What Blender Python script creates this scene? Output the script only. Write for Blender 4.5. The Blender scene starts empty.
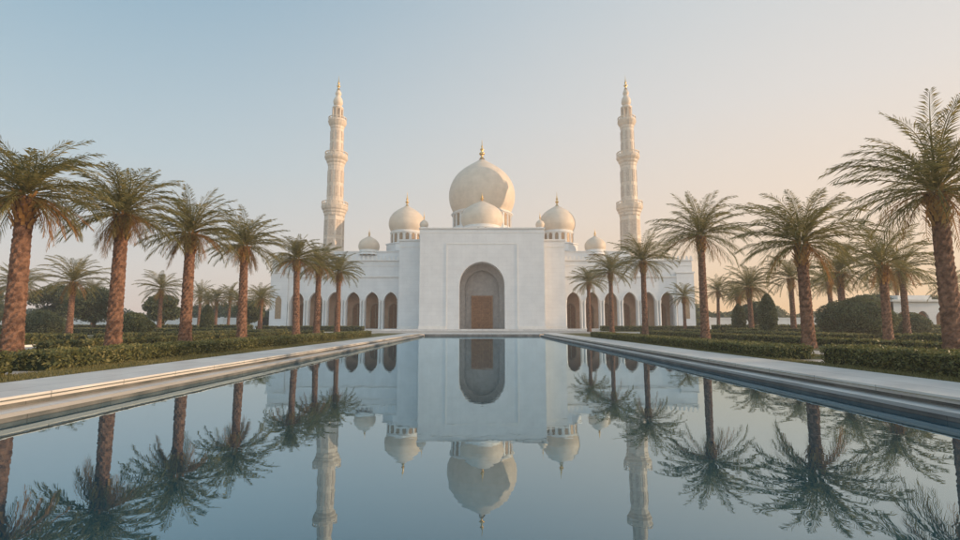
import bpy, math, random
import numpy as np
from mathutils import Vector, Matrix
R=math.radians
scene=bpy.context.scene
col=scene.collection

# ---------------------------------------------------------------- materials
def new_mat(name):
    m=bpy.data.materials.new(name); m.use_nodes=True
    nt=m.node_tree; nt.nodes.clear()
    out=nt.nodes.new('ShaderNodeOutputMaterial')
    return m,nt,out
def noise_mat(name,c1,c2,scale=2.0,rough=0.6,bump=0.0,bscale=20,spec=0.3,detail=6,metal=0.0,joints=None,stain=0.0):
    m,nt,out=new_mat(name); N=nt.nodes; L=nt.links
    b=N.new('ShaderNodeBsdfPrincipled'); L.new(b.outputs[0],out.inputs[0])
    b.inputs['Roughness'].default_value=rough; b.inputs['Metallic'].default_value=metal
    b.inputs['Specular IOR Level'].default_value=spec
    tc=N.new('ShaderNodeTexCoord')
    n=N.new('ShaderNodeTexNoise'); n.inputs['Scale'].default_value=scale; n.inputs['Detail'].default_value=detail
    L.new(tc.outputs['Object'],n.inputs['Vector'])
    r=N.new('ShaderNodeValToRGB'); r.color_ramp.elements[0].position=0.35; r.color_ramp.elements[1].position=0.65
    r.color_ramp.elements[0].color=(*c1,1); r.color_ramp.elements[1].color=(*c2,1)
    L.new(n.outputs['Fac'],r.inputs[0]); colout=r.outputs[0]
    if joints:
        sep=N.new('ShaderNodeSeparateXYZ'); L.new(tc.outputs['Object'],sep.inputs[0])
        cmb=N.new('ShaderNodeCombineXYZ')
        if joints[0]=='wall':
            ad=N.new('ShaderNodeMath'); ad.operation='ADD'
            L.new(sep.outputs[0],ad.inputs[0]); L.new(sep.outputs[1],ad.inputs[1])
            L.new(ad.outputs[0],cmb.inputs[0]); L.new(sep.outputs[2],cmb.inputs[1])
        else:
            L.new(sep.outputs[1],cmb.inputs[0]); L.new(sep.outputs[0],cmb.inputs[1])
        br=N.new('ShaderNodeTexBrick'); L.new(cmb.outputs[0],br.inputs['Vector'])
        br.inputs['Scale'].default_value=1.0
        br.inputs['Brick Width'].default_value=joints[1]; br.inputs['Row Height'].default_value=joints[2]
        br.inputs['Mortar Size'].default_value=joints[3]; br.inputs['Mortar Smooth'].default_value=0.3
        br.inputs['Color1'].default_value=(1,1,1,1); br.inputs['Color2'].default_value=(joints[4],)*3+(1,)
        br.inputs['Mortar'].default_value=(joints[5],)*3+(1,)
        mx=N.new('ShaderNodeMix'); mx.data_type='RGBA'; mx.blend_type='MULTIPLY'; mx.inputs[0].default_value=1
        L.new(colout,mx.inputs[6]); L.new(br.outputs['Color'],mx.inputs[7]); colout=mx.outputs[2]
    if stain>0:
        mp=N.new('ShaderNodeMapping'); mp.inputs['Scale'].default_value=(0.8,0.8,0.07)
        L.new(tc.outputs['Object'],mp.inputs[0])
        n3=N.new('ShaderNodeTexNoise'); n3.inputs['Scale'].default_value=1.0; n3.inputs['Detail'].default_value=8
        L.new(mp.outputs[0],n3.inputs['Vector'])
        mr=N.new('ShaderNodeMapRange'); mr.inputs[1].default_value=0.4; mr.inputs[2].default_value=0.75
        mr.inputs[3].default_value=1; mr.inputs[4].default_value=1-stain
        L.new(n3.outputs['Fac'],mr.inputs[0])
        mx=N.new('ShaderNodeMix'); mx.data_type='RGBA'; mx.blend_type='MULTIPLY'; mx.inputs[0].default_value=1
        L.new(colout,mx.inputs[6]); L.new(mr.outputs[0],mx.inputs[7]); colout=mx.outputs[2]
    L.new(colout,b.inputs['Base Color'])
    if bump>0:
        n2=N.new('ShaderNodeTexNoise'); n2.inputs['Scale'].default_value=bscale; n2.inputs['Detail'].default_value=5
        L.new(tc.outputs['Object'],n2.inputs['Vector'])
        bp=N.new('ShaderNodeBump'); bp.inputs['Strength'].default_value=bump; bp.inputs['Distance'].default_value=0.05
        L.new(n2.outputs['Fac'],bp.inputs['Height']); L.new(bp.outputs[0],b.inputs['Normal'])
    return m
def leaf_mat(name,dark,mid,light,trans=0.3,rough=0.5):
    m,nt,out=new_mat(name); N=nt.nodes; L=nt.links
    g=N.new('ShaderNodeNewGeometry'); tc=N.new('ShaderNodeTexCoord')
    n=N.new('ShaderNodeTexNoise'); n.inputs['Scale'].default_value=0.9; n.inputs['Detail'].default_value=3
    L.new(tc.outputs['Object'],n.inputs['Vector'])
    a=N.new('ShaderNodeMath'); a.operation='MULTIPLY_ADD'; a.inputs[1].default_value=0.55
    L.new(g.outputs['Random Per Island'],a.inputs[0])
    a2=N.new('ShaderNodeMath'); a2.operation='MULTIPLY'; a2.inputs[1].default_value=0.5
    L.new(n.outputs['Fac'],a2.inputs[0]); L.new(a2.outputs[0],a.inputs[2])
    r=N.new('ShaderNodeValToRGB'); e=r.color_ramp.elements
    e[0].position=0.1; e[0].color=(*dark,1); e[1].position=0.9; e[1].color=(*light,1)
    x=e.new(0.5); x.color=(*mid,1)
    L.new(a.outputs[0],r.inputs[0])
    b=N.new('ShaderNodeBsdfPrincipled'); b.inputs['Roughness'].default_value=rough; b.inputs['Specular IOR Level'].default_value=0.3
    L.new(r.outputs[0],b.inputs['Base Color'])
    t=N.new('ShaderNodeBsdfTranslucent'); L.new(r.outputs[0],t.inputs[0])
    mx=N.new('ShaderNodeMixShader'); mx.inputs[0].default_value=trans
    L.new(b.outputs[0],mx.inputs[1]); L.new(t.outputs[0],mx.inputs[2]); L.new(mx.outputs[0],out.inputs[0])
    return m

M_wall=noise_mat('white_marble_wall',(0.73,0.71,0.69),(0.79,0.77,0.745),0.5,0.5,0.03,8,0.3,joints=('wall',1.5,0.75,0.014,0.97,0.84),stain=0.05)
M_trim=noise_mat('white_marble_trim',(0.74,0.70,0.65),(0.81,0.77,0.72),1.5,0.45,0.04,10)
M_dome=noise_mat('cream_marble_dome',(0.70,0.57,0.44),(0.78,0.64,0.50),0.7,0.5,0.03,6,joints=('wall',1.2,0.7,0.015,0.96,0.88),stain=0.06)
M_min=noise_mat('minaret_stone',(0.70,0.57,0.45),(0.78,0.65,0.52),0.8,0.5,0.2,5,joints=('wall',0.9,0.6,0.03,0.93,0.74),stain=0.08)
M_gold=noise_mat('gold_metal',(0.62,0.38,0.14),(0.78,0.50,0.2),3,0.3,metal=0.85)
M_goldpanel=noise_mat('gilded_window',(0.28,0.19,0.12),(0.42,0.29,0.18),3,0.45,metal=0.1,bump=0.4,bscale=14)
M_wood=noise_mat('carved_wood',(0.17,0.075,0.035),(0.29,0.14,0.065),3,0.5,0.5,12)
M_wood2=noise_mat('door_moulding_wood',(0.24,0.115,0.055),(0.34,0.18,0.09),3,0.5,0.5,12)
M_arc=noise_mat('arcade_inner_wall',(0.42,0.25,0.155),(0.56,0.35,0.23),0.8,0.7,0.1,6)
M_niche=noise_mat('shaded_niche_stone',(0.30,0.26,0.235),(0.38,0.335,0.30),2.0,0.6,0.3,4)  # stone colour darkened to carry the shade inside the portal niche
M_panel=noise_mat('carved_panel',(0.44,0.34,0.26),(0.66,0.54,0.43),5,0.6,0.8,9)
M_pave=noise_mat('stone_paving',(0.46,0.40,0.35),(0.56,0.49,0.43),0.6,0.55,0.15,10,joints=('floor',1.2,0.8,0.012,0.9,0.7))
M_cop=noise_mat('pool_coping_marble',(0.62,0.59,0.56),(0.74,0.71,0.67),0.9,0.35,0.08,12,joints=('floor',1.8,1.2,0.014,0.91,0.5),stain=0.08)
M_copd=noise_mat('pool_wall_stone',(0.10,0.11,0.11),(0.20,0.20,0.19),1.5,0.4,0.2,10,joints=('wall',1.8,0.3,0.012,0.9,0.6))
M_grass=noise_mat('lawn_grass',(0.09,0.09,0.03),(0.22,0.19,0.08),0.8,0.9,1.0,60,detail=12)
M_ground=noise_mat('dry_ground',(0.20,0.17,0.11),(0.30,0.25,0.18),0.05,0.9,0.3,3,detail=12)
M_bark=noise_mat('palm_bark',(0.10,0.05,0.032),(0.29,0.155,0.098),6,0.9,0.9,18)
M_bark2=noise_mat('tree_bark',(0.06,0.045,0.03),(0.14,0.10,0.07),5,0.9,0.6,14)
M_leaf=leaf_mat('palm_leaf',(0.08,0.082,0.028),(0.20,0.175,0.055),(0.42,0.32,0.12),0.42)
M_dry=leaf_mat('dry_palm_leaf',(0.22,0.11,0.035),(0.40,0.21,0.07),(0.52,0.30,0.11),0.42)
M_hedge=leaf_mat('hedge_leaf',(0.065,0.075,0.025),(0.15,0.15,0.05),(0.31,0.26,0.10),0.3)
M_tree=leaf_mat('tree_leaf',(0.05,0.065,0.03),(0.11,0.125,0.055),(0.20,0.20,0.09),0.3)
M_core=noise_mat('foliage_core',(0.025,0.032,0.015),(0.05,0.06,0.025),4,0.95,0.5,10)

# water
M_water,nt,out=new_mat('still_water'); N=nt.nodes; L=nt.links
lw=N.new('ShaderNodeLayerWeight'); lw.inputs['Blend'].default_value=0.5
rp=N.new('ShaderNodeValToRGB'); e=rp.color_ramp.elements
e[0].position=0.3; e[0].color=(0.12,0.12,0.12,1); e[1].position=1.0; e[1].color=(0.92,0.92,0.92,1)
x=e.new(0.6); x.color=(0.30,0.30,0.30,1); x=e.new(0.75); x.color=(0.52,0.52,0.52,1); x=e.new(0.88); x.color=(0.70,0.70,0.70,1)
L.new(lw.outputs['Facing'],rp.inputs[0])
gl=N.new('ShaderNodeBsdfGlossy'); gl.inputs['Roughness'].default_value=0.008; gl.inputs['Color'].default_value=(0.71,0.87,0.96,1)
df=N.new('ShaderNodeBsdfDiffuse'); df.inputs['Color'].default_value=(0.008,0.06,0.088,1)
mx=N.new('ShaderNodeMixShader'); L.new(rp.outputs[0],mx.inputs[0]); L.new(df.outputs[0],mx.inputs[1]); L.new(gl.outputs[0],mx.inputs[2])
L.new(mx.outputs[0],out.inputs[0])
tc=N.new('ShaderNodeTexCoord'); n=N.new('ShaderNodeTexNoise'); n.inputs['Scale'].default_value=1.6; n.inputs['Detail'].default_value=3
L.new(tc.outputs['Object'],n.inputs['Vector'])
bp=N.new('ShaderNodeBump'); bp.inputs['Strength'].default_value=0.07; bp.inputs['Distance'].default_value=0.02
L.new(n.outputs['Fac'],bp.inputs['Height']); L.new(bp.outputs[0],gl.inputs['Normal'])

# ---------------------------------------------------------------- mesh builder
def empty(name,loc=(0,0,0)):
    o=bpy.data.objects.new(name,None); o.location=loc; col.objects.link(o); return o
class MB:
    def __init__(s): s.v=[]; s.f=[]; s.m=[]; s.sm=[]
    def add(s,vs,fs,mi=0,smooth=False):
        o=len(s.v); s.v.extend([tuple(p) for p in vs])
        for f in fs: s.f.append(tuple(i+o for i in f)); s.m.append(mi); s.sm.append(smooth)
    def box(s,x0,x1,y0,y1,z0,z1,mi=0):
        vs=[(x0,y0,z0),(x1,y0,z0),(x1,y1,z0),(x0,y1,z0),(x0,y0,z1),(x1,y0,z1),(x1,y1,z1),(x0,y1,z1)]
        s.add(vs,[(0,3,2,1),(4,5,6,7),(0,1,5,4),(1,2,6,5),(2,3,7,6),(3,0,4,7)],mi)
    def rbox(s,cx,cy,ang,r0,r1,hw,z0,z1,mi=0):
        c,sn=math.cos(ang),math.sin(ang); vs=[]
        for z in (z0,z1):
            for (a,b) in ((r0,-hw),(r1,-hw),(r1,hw),(r0,hw)):
                vs.append((cx+a*c-b*sn,cy+a*sn+b*c,z))
        s.add(vs,[(0,3,2,1),(4,5,6,7),(0,1,5,4),(1,2,6,5),(2,3,7,6),(3,0,4,7)],mi)
    def lathe(s,cx,cy,prof,seg=32,mi=0,smooth=True,off=0.0):
        vs=[];fs=[]
        for (r,z) in prof:
            for k in range(seg):
                a=2*math.pi*k/seg+off; vs.append((cx+r*math.cos(a),cy+r*math.sin(a),z))
        for i in range(len(prof)-1):
            for k in range(seg):
                k2=(k+1)%seg; fs.append((i*seg+k,i*seg+k2,(i+1)*seg+k2,(i+1)*seg+k))
        s.add(vs,fs,mi,smooth)
    def archwall(s,bays,z0,zt,y0,y1,mi=0):
        for (xa,xb,cx,w,zs,h) in bays:
            pts=arch_pts(cx,w,zs,h)
            for (y,flip) in ((y0,False),(y1,True)):
                def q(a,b,c,d):
                    vs=[(a[0],y,a[1]),(b[0],y,b[1]),(c[0],y,c[1]),(d[0],y,d[1])]
                    s.add(vs,[(0,1,2,3) if not flip else (3,2,1,0)],mi)
                q((xa,z0),(cx-w,z0),(cx-w,zt),(xa,zt)); q((cx+w,z0),(xb,z0),(xb,zt),(cx+w,zt))
                for p,p2 in zip(pts[:-1],pts[1:]): q(p,p2,(p2[0],zt),(p[0],zt))
            full=[(cx-w,z0)]+pts+[(cx+w,z0)]
            for p,p2 in zip(full[:-1],full[1:]):
                s.add([(p[0],y0,p[1]),(p[0],y1,p[1]),(p2[0],y1,p2[1]),(p2[0],y0,p2[1])],[(0,1,2,3)],mi)
    def archband(s,cx,w,zs,h,z0,wd,y0,y1,mi=0):
        a=[(cx-w,z0)]+arch_pts(cx,w,zs,h)+[(cx+w,z0)]
        b=[(cx-w-wd,z0)]+arch_pts(cx,w+wd,zs,h+wd*1.2)+[(cx+w+wd,z0)]
        for i in range(len(a)-1):
            p,q,r,t=a[i],a[i+1],b[i+1],b[i]
            vs=[(p[0],y0,p[1]),(q[0],y0,q[1]),(r[0],y0,r[1]),(t[0],y0,t[1]),(p[0],y1,p[1]),(q[0],y1,q[1]),(r[0],y1,r[1]),(t[0],y1,t[1])]
            s.add(vs,[(0,3,2,1),(0,1,5,4),(2,3,7,6)],mi)
    def archfill(s,cx,w,zs,h,z0,y,mi=0):
        pts=[(cx-w,z0)]+arch_pts(cx,w,zs,h)+[(cx+w,z0)]
        s.add([(p[0],y,p[1]) for p in pts],[tuple(reversed(range(len(pts))))],mi)
    def build(s,name,mats,parent=None,loc=None,link=True):
        me=bpy.data.meshes.new(name); me.from_pydata(s.v,[],s.f)
        for m in mats: me.materials.append(m)
        me.polygons.foreach_set('material_index',s.m); me.polygons.foreach_set('use_smooth',s.sm); me.update()
        if not link: return me
        o=bpy.data.objects.new(name,me); col.objects.link(o)
        if parent:
            o.parent=parent; o.matrix_parent_inverse=Matrix.Translation(-Vector(parent.location))
        if loc: o.location=loc
        return o
def arch_pts(cx,w,zs,h,n=9):
    Rr=(w*w+h*h)/(2*w); amax=math.asin(min(1,h/Rr)); left=[]
    for i in range(n+1):
        a=amax*i/n; left.append((-(Rr*math.cos(a)-(Rr-w)),Rr*math.sin(a)))
    pts=[(cx+x,zs+z) for x,z in left]
    pts+= [(cx-x,zs+z) for x,z in reversed(left[:-1])]
    return pts
def dome_prof(rb,rm,zb,ht,tip=0.12,n=22):
    a0=-math.acos(rb/rm); pr=[]
    lo=math.sin(a0)
    for i in range(n+1):
        a=a0+(math.pi/2-a0)*i/n
        u=(math.sin(a)-lo)/(1-lo)
        z=zb+ht*(1-tip)*u + ht*tip*max(0,(i/n-0.6)/0.4)**3
        r=rm*max(0.0,math.cos(a))
        pr.append((max(r,0.02),z))
    return pr
def finial(mb,cx,cy,z0,z1,r,mi):
    h=z1-z0
    pr=[(r*0.9,z0-h*.05),(r*0.5,z0+h*.06),(r*0.18,z0+.1*h),(r*0.8,z0+.2*h),(r*0.9,z0+.26*h),(r*0.2,z0+.36*h),(r*0.55,z0+.43*h),(r*.6,z0+.48*h),(r*.15,z0+.56*h),(r*.35,z0+.62*h),(r*.12,z0+.68*h),(r*.1,z0+.85*h),(0.01,z1)]
    mb.lathe(cx,cy,pr,12,mi)

# ---------------------------------------------------------------- mosque
FZ=0.6
mosque=empty('white_mosque',(0,100,0))
b=MB()
b.archwall([(-11.3,11.3,0,4.1,8.5,4.25)],FZ,18.7,90,94,0)
b.add([(-11.3,90,FZ),(-11.3,94,FZ),(-11.3,94,18.7),(-11.3,90,18.7)],[(3,2,1,0)])
b.add([(11.3,90,FZ),(11.3,94,FZ),(11.3,94,18.7),(11.3,90,18.7)],[(0,1,2,3)])
b.box(-11.3,11.3,90.0,96,18.7,18.78)
b.box(-11.3,11.3,94.003,97,FZ,18.69)
b.build('portal_block',[M_wall],mosque)
b=MB()
b.box(-11.5,11.5,89.8,94.2,18.79,19.0); b.box(-11.36,11.36,89.95,90,18.0,18.1)
b.box(-6.5,-6.32,89.95,90,FZ,16.1); b.box(6.32,6.5,89.95,90,FZ,16.1); b.box(-6.32,6.32,89.95,90,15.92,16.1)
b.box(-11.42,-6.5,89.87,90,FZ,1.1); b.box(6.5,11.42,89.87,90,FZ,1.1)
b.build('portal_trim',[M_trim],mosque)
b=MB()
b.archwall([(-4.6,4.6,0,3.2,8.0,3.5)],FZ,13.4,92.9,93.2)
b.build('inner_arch',[M_niche],mosque)
b=MB()
b.box(-3.6,3.6,93.8,93.99,FZ,12)
b.box(-3.1,3.1,93.72,93.8,7.6,7.75)
b.build('niche_back_wall',[M_niche],mosque)
b=MB()
b.box(-1.75,1.75,93.6,93.8,FZ,6.5,0)
for i in range(2):
    for j in range(5):
        x0=-1.6+i*1.65; z0=FZ+0.2+j*1.15
        b.box(x0,x0+1.45,93.52,93.6,z0,z0+0.12,1); b.box(x0,x0+0.12,93.52,93.6,z0+.12,z0+1.0,1)
        b.box(x0+1.33,x0+1.45,93.52,93.6,z0+.12,z0+1.0,1); b.box(x0+.12,x0+1.33,93.52,93.6,z0+.9,z0+1.0,1)
b.box(-2.0,-1.75,93.5,93.8,FZ,6.75,1); b.box(1.75,2.0,93.5,93.8,FZ,6.75,1); b.box(-1.75,1.75,93.5,93.8,6.5,6.75,1)
b.build('wooden_door',[M_wood,M_wood2],mosque)
b=MB()
b.box(-15.8,15.8,94.6,135,FZ,17.3); b.box(-9.5,9.5,104,126,17.3,20.8); b.box(-8.2,8.2,106,124,20.8,22)
b.build('prayer_hall',[M_wall],mosque)
b=MB()
for (x0,x1) in ((-16,-11.35),(11.35,16)):
    b.box(x0,x1,94.4,95.1,17.32,17.6); b.box(x0,x1,94.52,94.6,16.1,16.25); b.box(x0,x1,94.48,94.6,FZ,1.1)
b.box(-9.7,9.7,103.8,126.2,20.82,21.05)
b.build('prayer_hall_trim',[M_trim],mosque)
for sx in (-1,1):
    b=MB(); t=MB(); w=MB(); g=MB()
    bays=[]
    for k in range(6):
        cx=17.9+k*3.67
        bays.append((cx-1.835,cx+1.835,cx*1.0,1.3,5.9,1.85))
    if sx<0: bays=[(-xb,-xa,-cx,ww,zs,h) for (xa,xb,cx,ww,zs,h) in bays][::-1]
    b.archwall(bays,FZ,10.6,98,98.8)
    X=lambda a,c:(min(sx*a,sx*c),max(sx*a,sx*c))
    b.box(*X(38.085,41.5),97.7,110,FZ,11.4)
    b.box(*X(15.85,41.4),98.2,110,10.62,13.9)
    b.box(*X(15.85,38.08),98.8,98.85,10.5,10.6)
    b.box(*X(15.85,30),100.5,112,13.9,16.0)
    b.build('arcade_wall',[M_wall],mosque)
    t.box(*X(15.9,38.2),97.8,98.19,10.62,10.9); t.box(*X(15.9,41.6),97.95,98.4,13.92,14.15)
    t.box(*X(15.9,41.45),98.12,98.2,12.9,13.02)
    t.box(*X(37.95,41.65),97.55,98.0,11.42,11.7)
    t.box(*X(15.9,30.15),100.35,100.6,16.02,16.2)
    for (xa,xb,cx,ww,zs,h) in bays:
        t.archband(cx,ww,zs,h,FZ+0.5,0.17,97.92,98)
        for e_ in (-1,1):
            px=cx+e_*(1.3+.26)
            t.lathe(px,97.72,[(0.24,FZ),(0.24,FZ+.35),(0.15,FZ+.45),(0.14,5.3),(0.2,5.5),(0.27,6.0),(0.27,6.08)],10)
    x=16.4
    while x<41.2:
        t.box(*X(x,x+.42),98.0,98.2,14.16,14.62); t.box(*X(x+.1,x+.32),98.0,98.2,14.62,14.9); x+=0.85
    t.build('arcade_trim',[M_trim],mosque)
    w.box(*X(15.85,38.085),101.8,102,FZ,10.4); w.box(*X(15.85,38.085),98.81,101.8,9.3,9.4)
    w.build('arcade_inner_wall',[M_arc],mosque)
    for (xa,xb,cx,ww,zs,h) in bays:
        g.archband(cx,0.95,4.4,1.2,FZ,0.15,101.6,101.8,0); g.archfill(cx,0.95,4.4,1.2,FZ,101.7,1)
        g.box(cx-.06,cx+.06,101.62,101.69,FZ,5.3,0)
    g.build('arcade_doors',[M_goldpanel,M_wood],mosque)
    g=MB(); cx=sx*39.8; g.archfill(cx,.6,6,.9,2.5,97.66,0)
    g.build('pavilion_window',[M_goldpanel],mosque)

def drum_dome(name,cx,cy,rd,z0,z1,rm,ht,zf,nwin,winh,seg=48):
    b=MB()
    b.lathe(cx,cy,[(rd*1.12,z0),(rd*1.12,z0+.35),(rd,z0+.4),(rd,z1-.55),(rd*1.06,z1-.4),(rd*1.08,z1-.2),(rd*1.02,z1-.1),(rd*.99,z1)],seg,0,True)
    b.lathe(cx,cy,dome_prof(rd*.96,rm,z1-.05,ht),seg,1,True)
    b.lathe(cx,cy,[(rd*1.0,z1-.02),(rd*1.03,z1+.12),(rd*.98,z1+.25)],seg,0,True)
    zt=z1-.75; zb=zt-winh
    for k in range(nwin):
        a=2*math.pi*(k+.5)/nwin; hw=math.pi*rd/nwin*.52
        b.rbox(cx,cy,a,rd*.98,rd+.05,hw,zb,zt,2)
        b.rbox(cx,cy,a,rd*.98,rd+.052,hw*.6,zt,zt+.22,2)
        a2=2*math.pi*k/nwin
        b.rbox(cx,cy,a2,rd*.97,rd+.16,hw*.35,z0+.42,z1-.56,0)
    finial(b,cx,cy,z1+ht-.1,zf,rm*.085+.1,3)
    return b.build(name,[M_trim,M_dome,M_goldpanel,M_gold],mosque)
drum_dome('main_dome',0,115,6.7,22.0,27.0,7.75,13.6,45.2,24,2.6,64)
drum_dome('front_dome',0,97.5,3.6,18.7,20.4,4.2,5.6,27.6,16,0.6,48)
for sx in (-1,1):
    drum_dome('side_dome',sx*16.2,106,3.3,17.0,21.0,3.85,6.1,30.0,16,1.9)
    drum_dome('small_dome',sx*23.2,101.5,1.9,15.5,16.4,2.15,3.2,21.0,12,0.3,32)
    drum_dome('cupola',sx*11.9,101,0.7,17.3,21.2,0.9,1.7,24.6,8,1.6,20)
    b=MB(); b.lathe(sx*16.2,106,[(4.3,16.5),(4.3,18.0),(4.5,18.1),(4.5,18.3),(3.4,18.35)],8,0,False,math.pi/8)
    b.build('dome_base',[M_wall],mosque)
b=MB()
b.box(-46,46,87.5,140,0.2,FZ)
b.box(-17.5,17.5,86.9,87.5,0.2,.5); b.box(-18,18,86.3,86.9,0.2,.4)
b.build('entrance_terrace',[M_cop])

# ---------------------------------------------------------------- minarets
K=0.84
def minaret(x,y):
    p=empty('minaret',(x,y,0))
    o=math.pi/8
    b=MB()
    def lt(pr,*a): b.lathe(x,y,[(r*K,z) for r,z in pr],*a)
    lt([(2.9,.3),(2.9,14.8),(3.05,15),(3.05,15.4),(2.6,15.6),(2.5,24.4)],8,0,False,o)
    lt([(2.5,24.4),(2.6,24.6),(2.65,25.0),(2.9,25.3),(2.95,25.6),(3.2,25.9),(3.35,26.3),(3.35,26.5),(2.1,26.52)],16,1,False)
    lt([(2.15,26.5),(2.15,27.5),(2.05,27.8),(2.0,35.3)],16,0,False)
    lt([(2.0,35.3),(2.1,35.6),(2.15,36),(2.4,36.3),(2.5,36.7),(2.8,37),(2.95,37.3),(2.95,37.5),(1.7,37.52)],16,1,False)
    lt([(1.75,37.5),(1.7,38),(1.65,43.8)],16,0,True)
    lt([(1.65,43.8),(1.75,44.0),(1.8,44.4),(2.1,44.8),(2.3,45.2),(2.4,45.4),(1.1,45.42)],16,1,False)
    lt([(1.0,45.4),(0.95,48.2),(1.3,48.4),(1.45,48.7),(1.35,48.9),(.8,49.0),(.8,49.3)],16,1,True)
    lt([(.8,49.2),(1.15,49.6),(1.25,50.1),(1.1,50.7),(.75,51.2),(.5,51.5),(.75,51.8),(.8,52.1),(.6,52.5),(.35,52.9),(.25,53.1)],16,2,True)
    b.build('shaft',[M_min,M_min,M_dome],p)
    g=MB(); finial(g,x,y,53.0,56.2,.45,0); g.build('finial',[M_gold],p)
    t=MB()
    for (r,z,n) in ((3.2*K,26.5,20),(2.78*K,37.5,18),(2.22*K,45.4,14)):
        t.lathe(x,y,[(r+.08,z+.85),(r+.08,z+1.0),(r-.1,z+1.0),(r-.1,z+.85),(r+.08,z+.85)],32,0,False)
        t.lathe(x,y,[(r+.03,z+.12),(r+.03,z+.5),(r-.04,z+.5),(r-.04,z+.12)],32,0,False)
        for k in range(n): t.rbox(x,y,2*math.pi*k/n,r-.08,r+.06,.09,z+.0,z+.85)
    for k in range(8): t.rbox(x,y,2*math.pi*k/8,1.15*K,1.45*K,.11,45.42,48.4)
    for k in range(8):
        a=2*math.pi*(k)/8; ap=2.55*K*math.cos(math.pi/8)
        for (z0,z1) in ((16.4,19.4),(20.2,23.4)):
            t.rbox(x,y,a,ap-.25,ap+.02,.55,z0,z1,1)
            t.rbox(x,y,a,ap-.25,ap+.07,.62,z1,z1+.1); t.rbox(x,y,a,ap-.25,ap+.07,.62,z0-.1,z0)
    for k in range(8):
        a=2*math.pi*(k+.5)/8
        for (z0,z1) in ((28.6,31),(31.8,34.4)): t.rbox(x,y,a,1.7*K,2.05*K,.3,z0,z1,1)
        for (z0,z1) in ((38.6,40.6),(41.2,43.2)): t.rbox(x,y,a,1.4*K,1.71*K,.24,z0,z1,1)
    t.build('balconies',[M_dome,M_panel],p)
minaret(-31.7,105.5); minaret(31.7,105.5)

# ---------------------------------------------------------------- ground, pool, paving
def sheet(name,rects,z,mat):
    b=MB()
    for (x0,x1,y0,y1) in rects: b.add([(x0,y0,z),(x1,y0,z),(x1,y1,z),(x0,y1,z)],[(0,1,2,3)])
    return b.build(name,[mat])
PW=7.2; PY0=-8; PY1=62.6; G=0.3
sheet('ground',[(-2500,-PW-.3,-2500,2500),(PW+.3,2500,-2500,2500),(-PW-.3,PW+.3,PY1+.3,2500),(-PW-.3,PW+.3,-2500,PY0-.3)],G-.012,M_ground)
sheet('water',[(-PW-.2,PW+.2,PY0-.2,PY1+.2)],0.0,M_water)
pool=empty('reflecting_pool',(0,30,0))
b=MB()
for s in (-1,1):
    def bx(a,c,*r): b.box(min(s*a,s*c),max(s*a,s*c),*r)
    bx(7.62,9.6,PY0-2,PY1+3,0.22,G+.03)
    bx(7.2,7.74,PY0-2,PY1+.3,0.085,0.15)
b.box(-7.61,7.61,PY1+.3,PY1+3,0.22,G+.03); b.box(-7.61,7.61,PY0-2,PY0,0.16,G+.03)
b.build('coping',[M_cop],pool)
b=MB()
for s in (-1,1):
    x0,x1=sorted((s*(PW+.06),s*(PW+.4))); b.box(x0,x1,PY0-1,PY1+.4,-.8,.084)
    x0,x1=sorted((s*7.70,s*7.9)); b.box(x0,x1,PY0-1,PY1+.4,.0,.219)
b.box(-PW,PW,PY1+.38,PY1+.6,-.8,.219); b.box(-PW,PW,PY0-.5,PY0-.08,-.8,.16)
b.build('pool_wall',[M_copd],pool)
sheet('path',[(-120,120,65.61,87.0),(-24,-20.2,-40,65.6),(20.2,24,-40,65.6),(-20.2,-9.61,11.85,12.95),(9.61,20.2,15.55,17.25),(-60,-24.01,30,32.5),(24.01,60,28,31),(-60,-24.01,52,54),(24.01,60,48,50),
  (-15.4,-13.6,12.96,65.6),(13.4,15.2,17.26,65.6),(-15.4,-13.6,-20,11.84),(13.4,15.2,-20,15.54)],G-.002,M_pave)
sheet('lawn',[(-20.2,-15.41,-40,11.85),(-13.59,-9.62,-40,11.85),(-20.2,-15.41,12.95,65.6),(-13.59,-9.62,12.95,65.6),
  (9.62,13.39,-40,15.55),(15.21,20.2,-40,15.55),(9.62,13.39,17.25,65.6),(15.21,20.2,17.25,65.6),
  (-110,-24.01,-40,29.9),(-110,-24.01,32.6,51.9),(-110,-24.01,54.1,65.5),(24.01,110,-40,27.9),(24.01,110,31.1,47.9),(24.01,110,50.1,65.5),
  (-40,-20,76,86),(20,40,76,86),(-150,-47,87.1,130),(47,150,87.1,130)],G+.003,M_grass)
g=np.random.default_rng(3); Ps=[]
for (x0,x1,y0,y1,n) in ((-11,-9.7,6,34,26000),(9.7,10.4,6,34,16000),(-13.5,-12.4,8,30,7000),(11.8,13.3,8,30,7000)):
    Ps.append(np.stack([g.uniform(x0,x1,n),y0+(y1-y0)*g.random(n)**1.4,np.full(n,G)],1))
P=np.concatenate(Ps); n=len(P); a=g.random(n)*6.283; hh=g.uniform(.03,.075,n)
wv=np.stack([np.cos(a)*.008,np.sin(a)*.008,np.zeros(n)],1); tp=np.stack([g.normal(size=n)*.02,g.normal(size=n)*.02,hh],1)
V=np.stack([P-wv,P+wv,P+tp+wv*.3,P+tp-wv*.3],1).reshape(-1,3)
M_blade=leaf_mat('grass_blade',(0.08,0.08,0.028),(0.17,0.155,0.055),(0.33,0.27,0.12),0.3)
me=bpy.data.meshes.new('grass'); me.from_pydata(V.tolist(),[],[tuple(r) for r in np.arange(n*4).reshape(-1,4).tolist()]); me.materials.append(M_blade)
o=bpy.data.objects.new('grass',me); col.objects.link(o)
b=MB()
for s in (-1,1):
    for xx in (20.2,24.0):
        b.box(s*xx-.09,s*xx+.09,-40,65.6,G-.01,G+.1)
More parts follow.
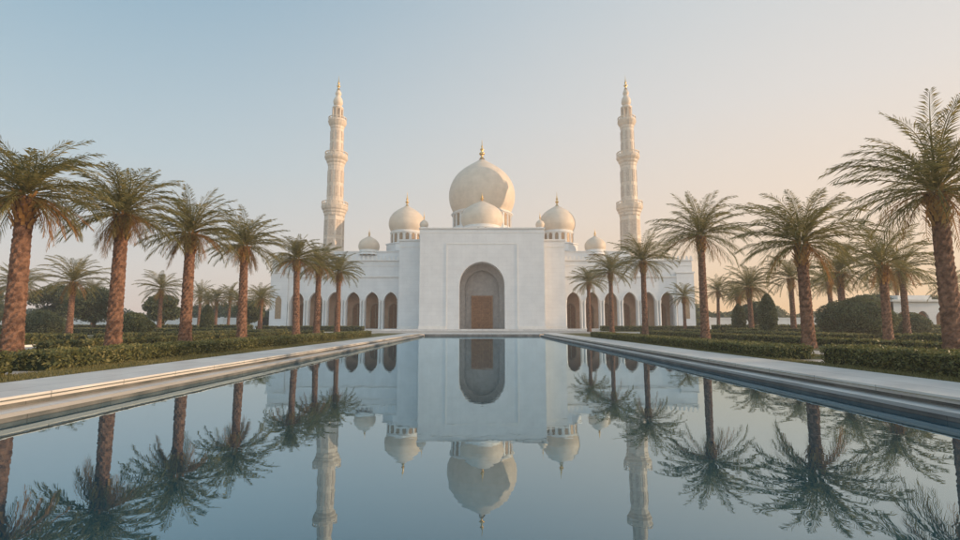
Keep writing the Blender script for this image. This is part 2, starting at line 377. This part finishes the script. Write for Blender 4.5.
b.build('kerb',[M_trim])

# ---------------------------------------------------------------- foliage
rng=np.random.default_rng(5)
def leaf_quads(P,size,rng,flat=None):
    n=len(P)
    d=rng.normal(size=(n,3)); d/=np.linalg.norm(d,axis=1)[:,None]
    e=rng.normal(size=(n,3)); e-=d*np.sum(d*e,axis=1)[:,None]; e/=np.linalg.norm(e,axis=1)[:,None]
    s=(size*(0.6+0.8*rng.random(n)))[:,None]
    return np.stack([P-d*s,P+e*s*.5,P+d*s,P-e*s*.5],axis=1).reshape(-1,3)
def np_mesh(name,V,nq,mats=(),extra=None):
    F=np.arange(nq*4).reshape(-1,4)
    fv=[tuple(r) for r in F.tolist()]; vv=V.tolist(); mis=[0]*nq
    if extra:
        o=len(vv); vv+= [list(p) for p in extra.v]; fv+=[tuple(i+o for i in f) for f in extra.f]; mis+=[m for m in extra.m]
    me=bpy.data.meshes.new(name); me.from_pydata(vv,[],fv)
    for m in mats: me.materials.append(m)
    me.polygons.foreach_set('material_index',mis); me.update(); return me
def blob(mb,c,r,mi,seg=12,rings=8,rs=None):
    vs=[];fs=[]
    for i in range(rings+1):
        a=math.pi*i/rings
        for k in range(seg):
            t=2*math.pi*k/seg; q=1+ (rs.random()-.5)*.25 if rs is not None else 1
            vs.append((c[0]+r[0]*q*math.sin(a)*math.cos(t),c[1]+r[1]*q*math.sin(a)*math.sin(t),c[2]+r[2]*q*math.cos(a)))
    for i in range(rings):
        for k in range(seg):
            k2=(k+1)%seg; fs.append((i*seg+k,(i+1)*seg+k,(i+1)*seg+k2,i*seg+k2))
    mb.add(vs,fs,mi,True)
def link(name,me,loc=(0,0,0),rz=0,sc=1):
    o=bpy.data.objects.new(name,me); o.location=loc; o.rotation_euler=(0,0,rz); o.scale=(sc,)*3 if not isinstance(sc,tuple) else sc
    col.objects.link(o); return o
def shell_pts(c,r,n,rng,inner=0.75):
    d=rng.normal(size=(n,3)); d/=np.linalg.norm(d,axis=1)[:,None]
    k=(inner+(1.06-inner)*rng.random(n)**.6)[:,None]
    return np.array(c)+d*k*np.array(r)

def hedge(x0,x1,y0,y1,h,dens=260,size=.055,z=G):
    if x0>x1: x0,x1=x1,x0
    w=x1-x0; l=y1-y0
    core=MB()
    core.box(x0+.06,x1-.06,y0+.06,y1-.06,z,z+h-.05,1)
    A=[w*l, h*l, h*l, h*w, h*w]; n=int(sum(A)*dens); pick=rng.choice(5,size=n,p=np.array(A)/sum(A))
    u=rng.random(n); v=rng.random(n); P=np.zeros((n,3))
    P[:,0]=np.where(pick==0,x0+u*w,np.where(pick==1,x0,np.where(pick==2,x1,x0+u*w)))
    P[:,1]=np.where(pick<=2,y0+v*l,np.where(pick==3,y0,y1))
    P[:,2]=np.where(pick==0,z+h,z+ np.where(pick<=2,u,v)*h)
    wob=(np.sin(P[:,1]*2.3+P[:,0])*.02+np.sin(P[:,1]*5.7)*.015)
    P[:,2]+=np.where(pick==0,wob,0); P+=rng.normal(size=(n,3))*.028
    me=np_mesh('hedge',leaf_quads(P,size,rng),n,mats=[M_hedge,M_core],extra=core)
    return link('hedge',me)
hedge(-12.3,-11,3,11.8,.55,700,.04); hedge(-12.3,-11,13,50,.45,440,.05)
hedge(10.35,11.7,4,15.5,.52,700,.04); hedge(10.1,11.3,17.3,47,.42,440,.05)
for s in (-1,1):
    hedge(s*18.8,s*19.6,22 if s<0 else 19,60,.4,140,.08)
    hedge(s*24.6,s*26,14,29,.6,140,.08); hedge(s*24.6,s*26,33.5,51,.5,120,.09); hedge(s*24.6,s*26,55,64,.5,90,.1)
    hedge(s*27,s*55,33.2,34.4,.5,70,.1); hedge(s*27,s*60,54.6,56,.7,60,.11)
    hedge(s*20,s*38,84.3,85.4,.8,50,.13)
    hedge(s*30,s*90,64,66,1.0,40,.15)

# palms
def palm_mesh(seed,h,r,rt,nf=58,dry=12,flat=0.0):
    rs=random.Random(seed); b=MB()
    lean=(rs.uniform(-.03,.03),rs.uniform(-.03,.03))
    seg=18; rings=int(h/.09); vs=[];fs=[]
    for i in range(rings+1):
        t=i/rings; z=h*t
        rr=rt*(1.0-.2*t+.3*math.exp(-t*14)+ .42*max(0,(t-.84)/.16)**1.0)
        for k in range(seg):
            saw=((i+ (k%2)*2)%4)/4.0
            q=rr*(1+.24*(saw-.4)+rs.uniform(-.05,.05))
            a=2*math.pi*k/seg+ i*.02
            vs.append((q*math.cos(a)+lean[0]*z,q*math.sin(a)+lean[1]*z,z))
    for i in range(rings):
        for k in range(seg):
            k2=(k+1)%seg; fs.append((i*seg+k,i*seg+k2,(i+1)*seg+k2,(i+1)*seg+k))
    b.add(vs,fs,0,False)
    top=Vector((lean[0]*h,lean[1]*h,h))
    for i in range(60):
        a=i*2.39996; z=h-1.1+1.15*i/60; rr=rt*1.1
        c=Vector((top.x+rr*math.cos(a),top.y+rr*math.sin(a),z)); d=Vector((math.cos(a)*.6,math.sin(a)*.6,.8)).normalized()
        s_=Vector((-math.sin(a),math.cos(a),0))*.06; L_=.3
        b.add([c-s_,c+s_,c+d*L_+s_*.6,c+d*L_-s_*.6,c-s_+Vector((0,0,-.12)),c+s_+Vector((0,0,-.12))],[(0,1,2,3),(4,5,1,0)],2)
    def frond(az,e0,Lf,droop,mi,nl=32):
        hd=Vector((math.cos(az),math.sin(az),0)); sd=Vector((-math.sin(az),math.cos(az),0))
        curl=rs.uniform(-.35,.35)
        p=top+hd*rt*.4+Vector((0,0,.05+ .25*max(0,math.sin(e0)))); n=14; pts=[p.copy()]; tans=[]
        for i in range(n):
            t=(i+.5)/n; e_=e0-droop*t**1.25
            hh=(hd+sd*curl*t).normalized(); d=(hh*math.cos(e_)+Vector((0,0,math.sin(e_))))
            tans.append(d); p=p+d*(Lf/n); pts.append(p.copy())
        tans.append(tans[-1])
        for i in range(n):
            w0=.035*(1-i/n)+.006; w1=.035*(1-(i+1)/n)+.006; up=tans[i].cross(sd).normalized()
            b.add([pts[i]-sd*w0,pts[i]+sd*w0,pts[i+1]+sd*w1,pts[i+1]-sd*w1],[(0,1,2,3)],mi)
            b.add([pts[i]-up*w0*.6,pts[i]+up*w0*.6,pts[i+1]+up*w1*.6,pts[i+1]-up*w1*.6],[(0,1,2,3)],mi)
        for j in range(nl):
            t=.12+.88*j/(nl-1); fi=min(n-.001,t*n); i=int(fi); q=pts[i].lerp(pts[i+1],fi-i); T=tans[i]
            up=sd.cross(T)
            if up.z<0: up=-up
            ll=Lf*.22*(math.sin(math.pi*(.12+.80*t))**.7)*rs.uniform(.75,1.2)
            for sg in (-1,1):
                D=(T*(.7+.6*t)+sd*sg*rs.uniform(.6,.85)+up*rs.uniform(-.1,.5)).normalized()
                tip=q+D*ll+Vector((0,0,-ll*.28)); mid=q+D*ll*.45
                wv=T*.022*rs.uniform(.8,1.3)+up*.008
                b.add([q,mid+wv,tip,mid-wv],[(0,1,2,3)],mi)
    for i in range(nf):
        u=i/(nf-1); e0=R(86-106*u**.9+rs.uniform(-9,9)); 
        Lf=r*(1.0+.12*math.sin(u*math.pi)-.1*u)*rs.uniform(.86,1.12)
        frond(i*2.39996+rs.uniform(-.3,.3),e0,Lf,R(rs.uniform(40,85))*(1-.25*u),1)
    for i in range(dry):
        frond(i*2.39996*1.3+rs.uniform(-.3,.3),R(rs.uniform(-45,-5)),r*rs.uniform(.6,.95),R(rs.uniform(30,60)),2,20)
    return b.build('palm_tree',[M_bark,M_leaf,M_dry],link=False)
def palm(x,y,h,r,rt=.36,seed=0,nf=56,dry=10):
    me=palm_mesh(seed,h,r,rt,nf,dry); return link('palm_tree',me,(x,y,G),random.Random(seed).uniform(0,6.28))
for i,(x,y,h,r,d) in enumerate([(-17,18.2,5.9,2.5,22),(-17,23.2,6.3,2.6,20),(-17,28.8,6.4,2.55,18),(-17,35.6,6.7,2.6,16),(-17,46,7.1,2.6,12),(-17,51.6,7.1,2.55,10),(-17,59,7.2,2.6,10)]):
    palm(x,y,h,r,.31,10+i,70,d)
for i,(x,y,h,r,d) in enumerate([(16.5,17.7,5.9,3.1,8),(16.4,25.4,5.2,3.0,6),(16.5,37.3,7.7,3.4,6),(16.5,51,7.5,3.2,5),(16.5,64,7.8,3.1,5),(16.6,78,7.6,3.0,5)]):
    palm(x,y,h,r,.29,30+i,70,d)
bank=[palm_mesh(60+i,h,2.7,.26,46,6) for i,h in enumerate((4.9,5.6,6.4,7.2))]
bgp=[(-37,45,0,1),(-38.6,60,1,.95),(-46,84,2,.8),(-42.5,80,1,.9),(-40,79,2,.85),(-37,76,1,.8),(-35.5,80,1,.95),(-30,68,1,.8),(-54,58,1,1),(-62,66,2,1),(-70,90,3,1),(-52,92,2,1),
     (25.7,32,0,1),(37,44,1,1.05),(33,46,0,1.2),(37.5,80,2,1),(40,78,1,.95),(43,80,2,1.05),(31,58,0,1.1),(34,55,1,1.1),(46,66,2,1.05),(50,72,2,1),(56,60,1,1),(62,75,3,1),(47,92,2,1),(72,90,3,1.1),(29,72,1,.9)]
for i,(x,y,k,s) in enumerate(bgp): link('palm_tree',bank[k],(x,y,G),i*1.7,s)

def tree(name,x,y,cr,cz,th,n,size,seed,lobes=9):
    g=np.random.default_rng(seed); core=MB()
    if th>0:
        core.lathe(0,0,[(.28,0),(.2,th*.5),(.16,th+.4)],8,2,True)
        for k in range(5):
            a=k*1.256; core.add([(0,0,th*.7),(.12,0,th*.7),(cr[0]*.5*math.cos(a)+.05,cr[1]*.5*math.sin(a),cz),(cr[0]*.5*math.cos(a),cr[1]*.5*math.sin(a),cz)],[(0,1,2,3)],2)
    Ps=[]
    for k in range(lobes):
        d=g.normal(size=3); d/=np.linalg.norm(d); c=np.array([0,0,cz])+d*np.array(cr)*.55; rr=np.array(cr)*g.uniform(.34,.58)
        blob(core,c,rr*.75,1,10,7,random.Random(seed+k)); Ps.append(shell_pts(c,rr,n//lobes,g,.6))
    P=np.concatenate(Ps); P=P[P[:,2]>.05]
    me=np_mesh(name,leaf_quads(P,size,g),len(P),mats=[M_tree,M_core,M_bark2],extra=core); return link(name,me,(x,y,G))
def shrub(x,y,r,h,n=7000,seed=0):
    g=np.random.default_rng(seed); core=MB(); blob(core,(0,0,h*.48),(r*.9,r*.9,h*.48),1,14,10,random.Random(seed))
    P=shell_pts((0,0,h*.48),(r,r,h*.53),n,g,.88)
    a=np.arctan2(P[:,1],P[:,0]); k=1+.05*np.sin(a*5+P[:,2]*3+seed)+.04*np.sin(a*3-P[:,2]*5); P[:,:2]*=k[:,None]; P[:,2]*=1+.05*np.sin(P[:,0]*3+1)
    P=P[P[:,2]>0]
    me=np_mesh('round_shrub',leaf_quads(P,.09,g),len(P),mats=[M_tree,M_core],extra=core); return link('round_shrub',me,(x,y,G))
shrub(33,44.5,2.8,3.3,11000,1); shrub(-30,43,1.5,2.0,5000,2); shrub(44,52,1.8,2.2,5000,3); shrub(-44,50,1.9,2.4,5000,4)
for (x,y,r,hh) in ((28.4,50,.75,4.2),(30.6,60,.7,3.6),(-34,62,.7,3.6)):
    g=np.random.default_rng(int(y)); t=g.random(6000); a=g.random(6000)*6.283
    rad=r*np.sin(np.pi*(.12+.88*t))**.6*(1+g.normal(size=6000)*.08)
    P=np.stack([rad*np.cos(a),rad*np.sin(a),t*hh],1); core=MB(); core.lathe(0,0,[(r*.4,0),(r*.85,hh*.3),(r*.8,hh*.6),(r*.4,hh*.88),(.05,hh)],10,1)
    link('cypress_tree',np_mesh('cypress_tree',leaf_quads(P,.09,g),6000,mats=[M_tree,M_core],extra=core),(x,y,G))
for i,(x,y,rx,cz) in enumerate([(-48,62,3.2,3.0),(-42,66,2.6,2.6),(-60,70,4,3.4),(-33.5,72,2.4,2.4),(-75,75,4.5,3.6),(46,60,2.6,2.4),(56,70,3.2,2.6),(70,78,4,3),(38,70,2.2,2.2),(-55,50,3,2.8)]):
    tree('shade_tree',x,y,(rx,rx,rx*.68),cz+.6,1.4,9000,.15,100+i,12)
g=np.random.default_rng(9); core=MB(); Ps=[]
for s in (-1,1):
    x=44
    while x<330:
        yy=112+g.uniform(-8,14)+ (x-44)*.25; hh=g.uniform(2.4,4.6); rx=g.uniform(3,5.5)
        c=np.array([s*x,yy,hh*.6]); rr=np.array([rx,rx*.8,hh*.75])
        blob(core,c,rr*.85,1,10,7,random.Random(int(x*10))); Ps.append(shell_pts(c,rr,900,g,.8)); x+=rx*1.1
P=np.concatenate(Ps)
link('distant_trees',np_mesh('distant_trees',leaf_quads(P,.34,g),len(P),mats=[M_tree,M_core],extra=core),(0,0,G))
for s in (-1,1):
    b=MB(); x0,x1=sorted((s*46.2,s*220)); b.box(x0,x1,104,104.5,.25,2.6); b.box(x0,x1,103.9,104.6,2.6,2.8)
    k=46.5
    while k<220: b.box(min(s*k,s*(k+.7)),max(s*k,s*(k+.7)),103.85,104.0,.25,2.95); k+=7
    b.build('perimeter_wall',[M_wall])
pv=empty('garden_pavilion',(60,66,0))
b=MB(); b.archwall([(54,56.5,55.25,.8,2.2,1),(56.5,59,57.75,.8,2.2,1),(59,61.5,60.25,.8,2.2,1)],G,4.4,66,66.4); b.box(54.02,61.48,66.4,71,G,4.35); b.build('walls',[M_wall],pv)
b=MB(); b.box(53.7,61.8,65.7,71.3,4.41,4.7); b.box(55.5,60,67,70.5,4.7,5.3); b.build('roof',[M_trim],pv)
b=MB()
for c in (55.25,57.75,60.25): b.archfill(c,.8,2.2,1,G,66.39)
b.build('doors',[M_wood],pv)

# morning haze: a real, thin air volume over the whole garden
hm,nt,out=new_mat('haze_air')
vs_=nt.nodes.new('ShaderNodeVolumeScatter'); vs_.inputs['Density'].default_value=0.0013; vs_.inputs['Color'].default_value=(1,.97,.93,1); vs_.inputs['Anisotropy'].default_value=0.2
nt.links.new(vs_.outputs[0],out.inputs['Volume'])
b=MB(); b.box(-230,230,-60,260,-1.5,75); b.build('haze',[hm])

# ---------------------------------------------------------------- light
SUN_AZ=R(95); SUN_EL=R(11)
sd=Vector((math.sin(SUN_AZ)*math.cos(SUN_EL),math.cos(SUN_AZ)*math.cos(SUN_EL),math.sin(SUN_EL)))
sl=bpy.data.lights.new('sun','SUN'); sl.energy=4.8; sl.angle=R(0.6); sl.color=(1.0,0.70,0.44)
so=bpy.data.objects.new('sun',sl); so.rotation_euler=(-sd).to_track_quat('-Z','Y').to_euler(); so.location=(40,20,40); col.objects.link(so)
w=bpy.data.worlds.new('World'); scene.world=w; w.use_nodes=True; nt=w.node_tree; N=nt.nodes; L=nt.links; N.clear()
out=N.new('ShaderNodeOutputWorld')
sky=N.new('ShaderNodeTexSky'); sky.sky_type='NISHITA'; sky.sun_disc=False; sky.sun_elevation=SUN_EL; sky.sun_rotation=SUN_AZ; sky.dust_density=2.0
bg1=N.new('ShaderNodeBackground'); bg1.inputs[1].default_value=0.12; L.new(sky.outputs[0],bg1.inputs[0])
tc=N.new('ShaderNodeTexCoord'); sp=N.new('ShaderNodeSeparateXYZ'); L.new(tc.outputs['Generated'],sp.inputs[0])
def ramp(st):
    r=N.new('ShaderNodeValToRGB'); e=r.color_ramp.elements
    e[0].position=st[0][0]; e[0].color=(*st[0][1],1); e[1].position=st[-1][0]; e[1].color=(*st[-1][1],1)
    for p,c in st[1:-1]: x=e.new(p); x.color=(*c,1)
    L.new(sp.outputs[2],r.inputs[0]); return r
rA=ramp([(0,(.82,.66,.58)),(.10,(.77,.72,.68)),(.28,(.50,.64,.71)),(.55,(.22,.42,.57)),(1,(.15,.30,.46))])
rB=ramp([(0,(1.0,.60,.28)),(.08,(1.0,.70,.44)),(.20,(.97,.78,.62)),(.38,(.80,.76,.72)),(.6,(.62,.68,.71)),(1,(.4,.48,.55))])
glow=Vector((math.sin(R(75)),math.cos(R(75)),.1)).normalized()
dt=N.new('ShaderNodeVectorMath'); dt.operation='DOT_PRODUCT'; dt.inputs[1].default_value=tuple(glow); L.new(tc.outputs['Generated'],dt.inputs[0])
mr=N.new('ShaderNodeMapRange'); mr.interpolation_type='SMOOTHSTEP'; mr.inputs[1].default_value=-.5; mr.inputs[2].default_value=.88; L.new(dt.outputs['Value'],mr.inputs[0])
mx=N.new('ShaderNodeMix'); mx.data_type='RGBA'; L.new(mr.outputs[0],mx.inputs[0]); L.new(rA.outputs[0],mx.inputs[6]); L.new(rB.outputs[0],mx.inputs[7])
my=N.new('ShaderNodeMapRange'); my.interpolation_type='SMOOTHSTEP'; my.inputs[1].default_value=.1; my.inputs[2].default_value=-.8; my.inputs[3].default_value=1.05; my.inputs[4].default_value=2.1  # added boost: sky brightened behind the camera to light the facade
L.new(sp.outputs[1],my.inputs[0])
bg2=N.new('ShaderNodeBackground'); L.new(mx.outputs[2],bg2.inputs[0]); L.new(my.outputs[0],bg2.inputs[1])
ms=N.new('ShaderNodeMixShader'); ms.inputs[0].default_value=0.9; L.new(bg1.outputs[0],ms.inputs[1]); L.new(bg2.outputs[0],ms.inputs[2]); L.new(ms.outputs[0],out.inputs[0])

# ---------------------------------------------------------------- camera
cam=bpy.data.cameras.new('camera'); cam.lens=18.75; cam.sensor_width=36; cam.clip_end=5000
co=bpy.data.objects.new('camera',cam); co.location=(0,0,1.5); co.rotation_euler=(R(90+6.16),0,R(0.23)); col.objects.link(co)
scene.camera=co
scene.view_settings.view_transform='Standard'; scene.view_settings.look='None'; scene.view_settings.exposure=0
